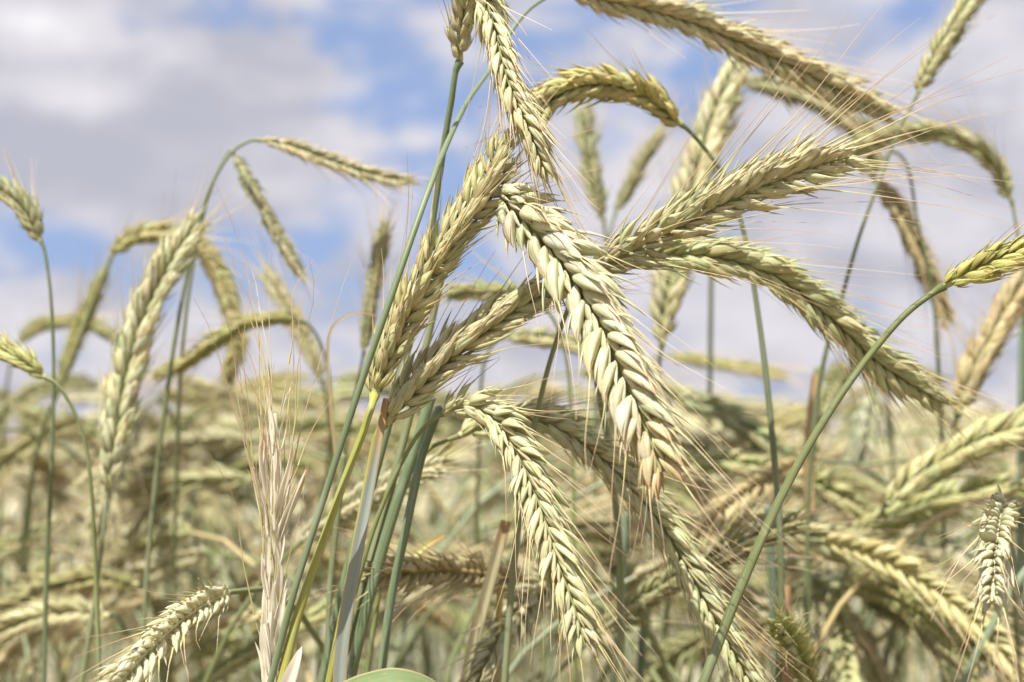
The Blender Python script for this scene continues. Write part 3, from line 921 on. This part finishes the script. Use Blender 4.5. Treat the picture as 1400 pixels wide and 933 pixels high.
def make_proto(i, rng):
    phi0 = R(rng.uniform(35, 120)); phi1 = phi0 + R(rng.uniform(15, 70))
    st, er = proto_curve(rng, phi0, phi1, rng.uniform(.075, .11))
    mb = MB(); s, _ = resample(st, 44)
    tube(mb, s, np.interp(np.linspace(0, 1, 44), [0, .85, 1], [.0019, .0016, .0009]), 8, 0, rng.random())
    sm = mb.mesh('stem', [STEM])
    W = rng.uniform(.0125, .0165)
    sp, rc = ear_spikelets(er, W, R(rng.uniform(-40, 40)), R(rng.uniform(-40, 40)), 900 + i, 2, .042, 1.1, 1.05, ref=(0, -1, 0.1), splay=1.0, awn_p=.5)
    em = merge(sp + [rachis(rc, W / .0152)]).mesh('ear', EARM)
    lm = None
    if i % 5 != 4:
        h = int(len(s) * rng.uniform(.66, .88))
        p = s[h]; a = rng.uniform(0, 6.28); L = rng.uniform(.10, .24)
        q = np.linspace(0, 1, 24)[:, None]
        o = np.array([math.cos(a), math.sin(a), 0])
        c = p + L * (o * q * .75 + np.array([0, 0, 1.0]) * (q * .8 - q ** 2 * rng.uniform(.5, 1.5)))
        mb = MB()
        ribbon(mb, c, .0042 * np.minimum(1, .5 + q[:, 0] * 4) * (1 - .93 * q[:, 0] ** 2), .3, (0, 0, 1), 0, rng.random(), rng.uniform(-1, 1))
        lm = mb.mesh('leaf', [DRYLEAF if i % 2 else LEAF])
    return sm, em, lm, np.max(er[:, 2]), er, rc


rngp = np.random.default_rng(2024)
PROTOS = [make_proto(i, rngp) for i in range(14)]
rnd = random.Random(23)
BANDS = [(-2, -.12, 'blurred rye plant in the crowd behind and left of the bleached empty ear', 'rye plants crowded behind on the left'),
         (-.12, .10, 'blurred rye plant in the crowd behind the drooping ears in the middle', 'rye plants crowded behind in the middle'),
         (.10, 2, 'blurred rye plant in the crowd behind and right of the thick leaning stalk', 'rye plants crowded behind on the right')]


def field_plant(x, y, apex, rz, k):
    sm, em, lm, top, er, rc = PROTOS[k]
    sca = apex / top
    lab = next(b for b in BANDS if b[0] <= x / y < b[1])
    rt = root('rye_plant', (x, y, 0), lab[2], 'rye plant', lab[3])
    rt.rotation_euler = (rnd.gauss(0, .02), rnd.gauss(0, .02), rz)
    rt.scale = (sca, sca, sca)
    g = rnd.choice([STRAW, STRAW, CREAM, (.88, .9, .68), (.8, .84, .56), BROWNISH, (.72, .74, .54), (.95, .9, .66)])
    f = rnd.uniform(.85, 1.08)
    link('ear', em, rt, tuple(x_ * f for x_ in g))
    link('stem', sm, rt, rnd.choice([GLAUC, OLIVE, BLUEG, OLIVE, TANS, DARKG, GLAUC]))
    if lm and rnd.random() < .8:
        link('leaf', lm, rt, rnd.choice([(.5, .42, .2), (.32, .34, .14), (.24, .3, .15), (.52, .36, .18)]))


spots = []
tries = 0
while len(spots) < 262 and tries < 60000:
    tries += 1
    y = .80 + 1.15 * rnd.random() ** 1.6
    x = rnd.uniform(-1, 1) * (y * .37 + .08)
    md = .026 + .018 * (y - .8)
    if all((x - a) ** 2 + (y - b) ** 2 > md * md for a, b in spots):
        spots.append((x, y))
near = 0
for k in range(84):
    # a first rank of nodding ears close behind the plants in focus
    y = rnd.uniform(.60, .86)
    x = rnd.uniform(-1, 1) * y * .385
    if abs(x / y + .06) < .03 and y < .7:
        continue
    near += 1
    field_plant(x, y, CAM_Z - .112 * y + .115 * y * rnd.random(), rnd.choice([0, PI]) + rnd.gauss(0, .7), rnd.randrange(len(PROTOS)))
for k in range(84):
    # heads that break the skyline of the crop
    y = rnd.uniform(.78, 1.5)
    x = rnd.uniform(-1, 1) * y * .37
    near += 1
    field_plant(x, y, CAM_Z + y * rnd.uniform(-.012, .048), rnd.uniform(0, 2 * PI), rnd.randrange(len(PROTOS)))
for x, y in spots[:262 - near]:
    # heads stand a little above and mostly below the camera's height
    lo, hi = CAM_Z - .155 * y, CAM_Z + .006 + .026 * y
    apex = lo + (hi - lo) * rnd.random() ** .8
    field_plant(x, y, apex, rnd.uniform(0, 2 * PI), rnd.randrange(len(PROTOS)))

# the far crop, which nobody could count: one mesh
def far_crop():
    rng = np.random.default_rng(5)
    tmpl = []
    for k in range(6):
        sm, em, lm, top, er, rc = PROTOS[k]
        mb = MB()
        c, L = resample(er, 22)
        T, S, F = frames(c, np.repeat([[0, -1, .1]], 22, 0))
        th = np.linspace(0, 2 * PI, 9)
        env = np.minimum(1, .4 + 4 * np.linspace(0, 1, 22)) * np.minimum(1, .35 + 4 * np.linspace(1, 0, 22))
        rr = .0068 * env[:, None] * (1 + .22 * np.where((np.arange(22)[:, None] + (np.cos(th) > 0)[None]) % 2 == 0, 1, -1))
        v = c[:, None] + S[:, None] * (rr * np.cos(th))[..., None] + F[:, None] * (rr * .8 * np.sin(th))[..., None]
        u = np.repeat((np.arange(22) % 2 * .5)[:, None], 9, 1)
        mb.add(v.reshape(-1, 3), grid_quads(22, 9), np.stack([u, np.repeat(th[None] / 6.29, 22, 0), np.zeros((22, 9))], -1).reshape(-1, 3), 0)
        for q in range(2, 22, 2):
            for sg in (1, -1):
                d = nrm(T[q] + S[q] * sg * .3 + F[q] * rng.normal(0, .25))
                cc = c[q] + d * np.linspace(0, .055, 3)[:, None]
                tube(mb, cc, np.linspace(.0003, .0001, 3), 3, 1, rng.random())
        st, _ = resample(proto_stem[k], 8)
        tube(mb, st[3:], np.full(5, .0016), 4, 2, rng.random())
        tmpl.append((mb.arrays(), top))
    out = MB()
    n = 0
    while n < 3200:
        y = 1.45 + 24 * rng.random() ** 2.8
        x = rng.uniform(-1, 1) * (y * .42 + .2)
        k = rng.integers(6)
        (v, q, a, m), top = tmpl[k]
        apex = CAM_Z - .20 + (.225 + .012 * min(y, 4)) * rng.random() ** .9
        s = apex / top
        r = rng.uniform(0, 2 * PI)
        vv = v * s
        vv = np.stack([vv[:, 0] * math.cos(r) - vv[:, 1] * math.sin(r) + x, vv[:, 0] * math.sin(r) + vv[:, 1] * math.cos(r) + y, vv[:, 2] - SLOPE * max(0, y - 2)], 1)
        aa = a.copy(); aa[:, 2] = rng.random()
        out.v.append(vv); out.q.append(q + out.n); out.a.append(aa); out.m.append(m); out.n += len(vv)
        n += 1
    o = link('rye_crop', out.mesh('rye_crop', [HUSK, AWN, STEM]), None, (1.0, 1.0, .88))
    o['kind'] = 'stuff'
    o['label'] = 'far rye crop blurring into one pale band under the sky'
    o['category'] = 'crop'


proto_stem = []
for k in range(6):
    sm = PROTOS[k][0]
    co = np.empty(len(sm.vertices) * 3, np.float32); sm.vertices.foreach_get('co', co)
    proto_stem.append(co.reshape(44, 9, 3)[:, :8].mean(1).astype(float))
far_crop()
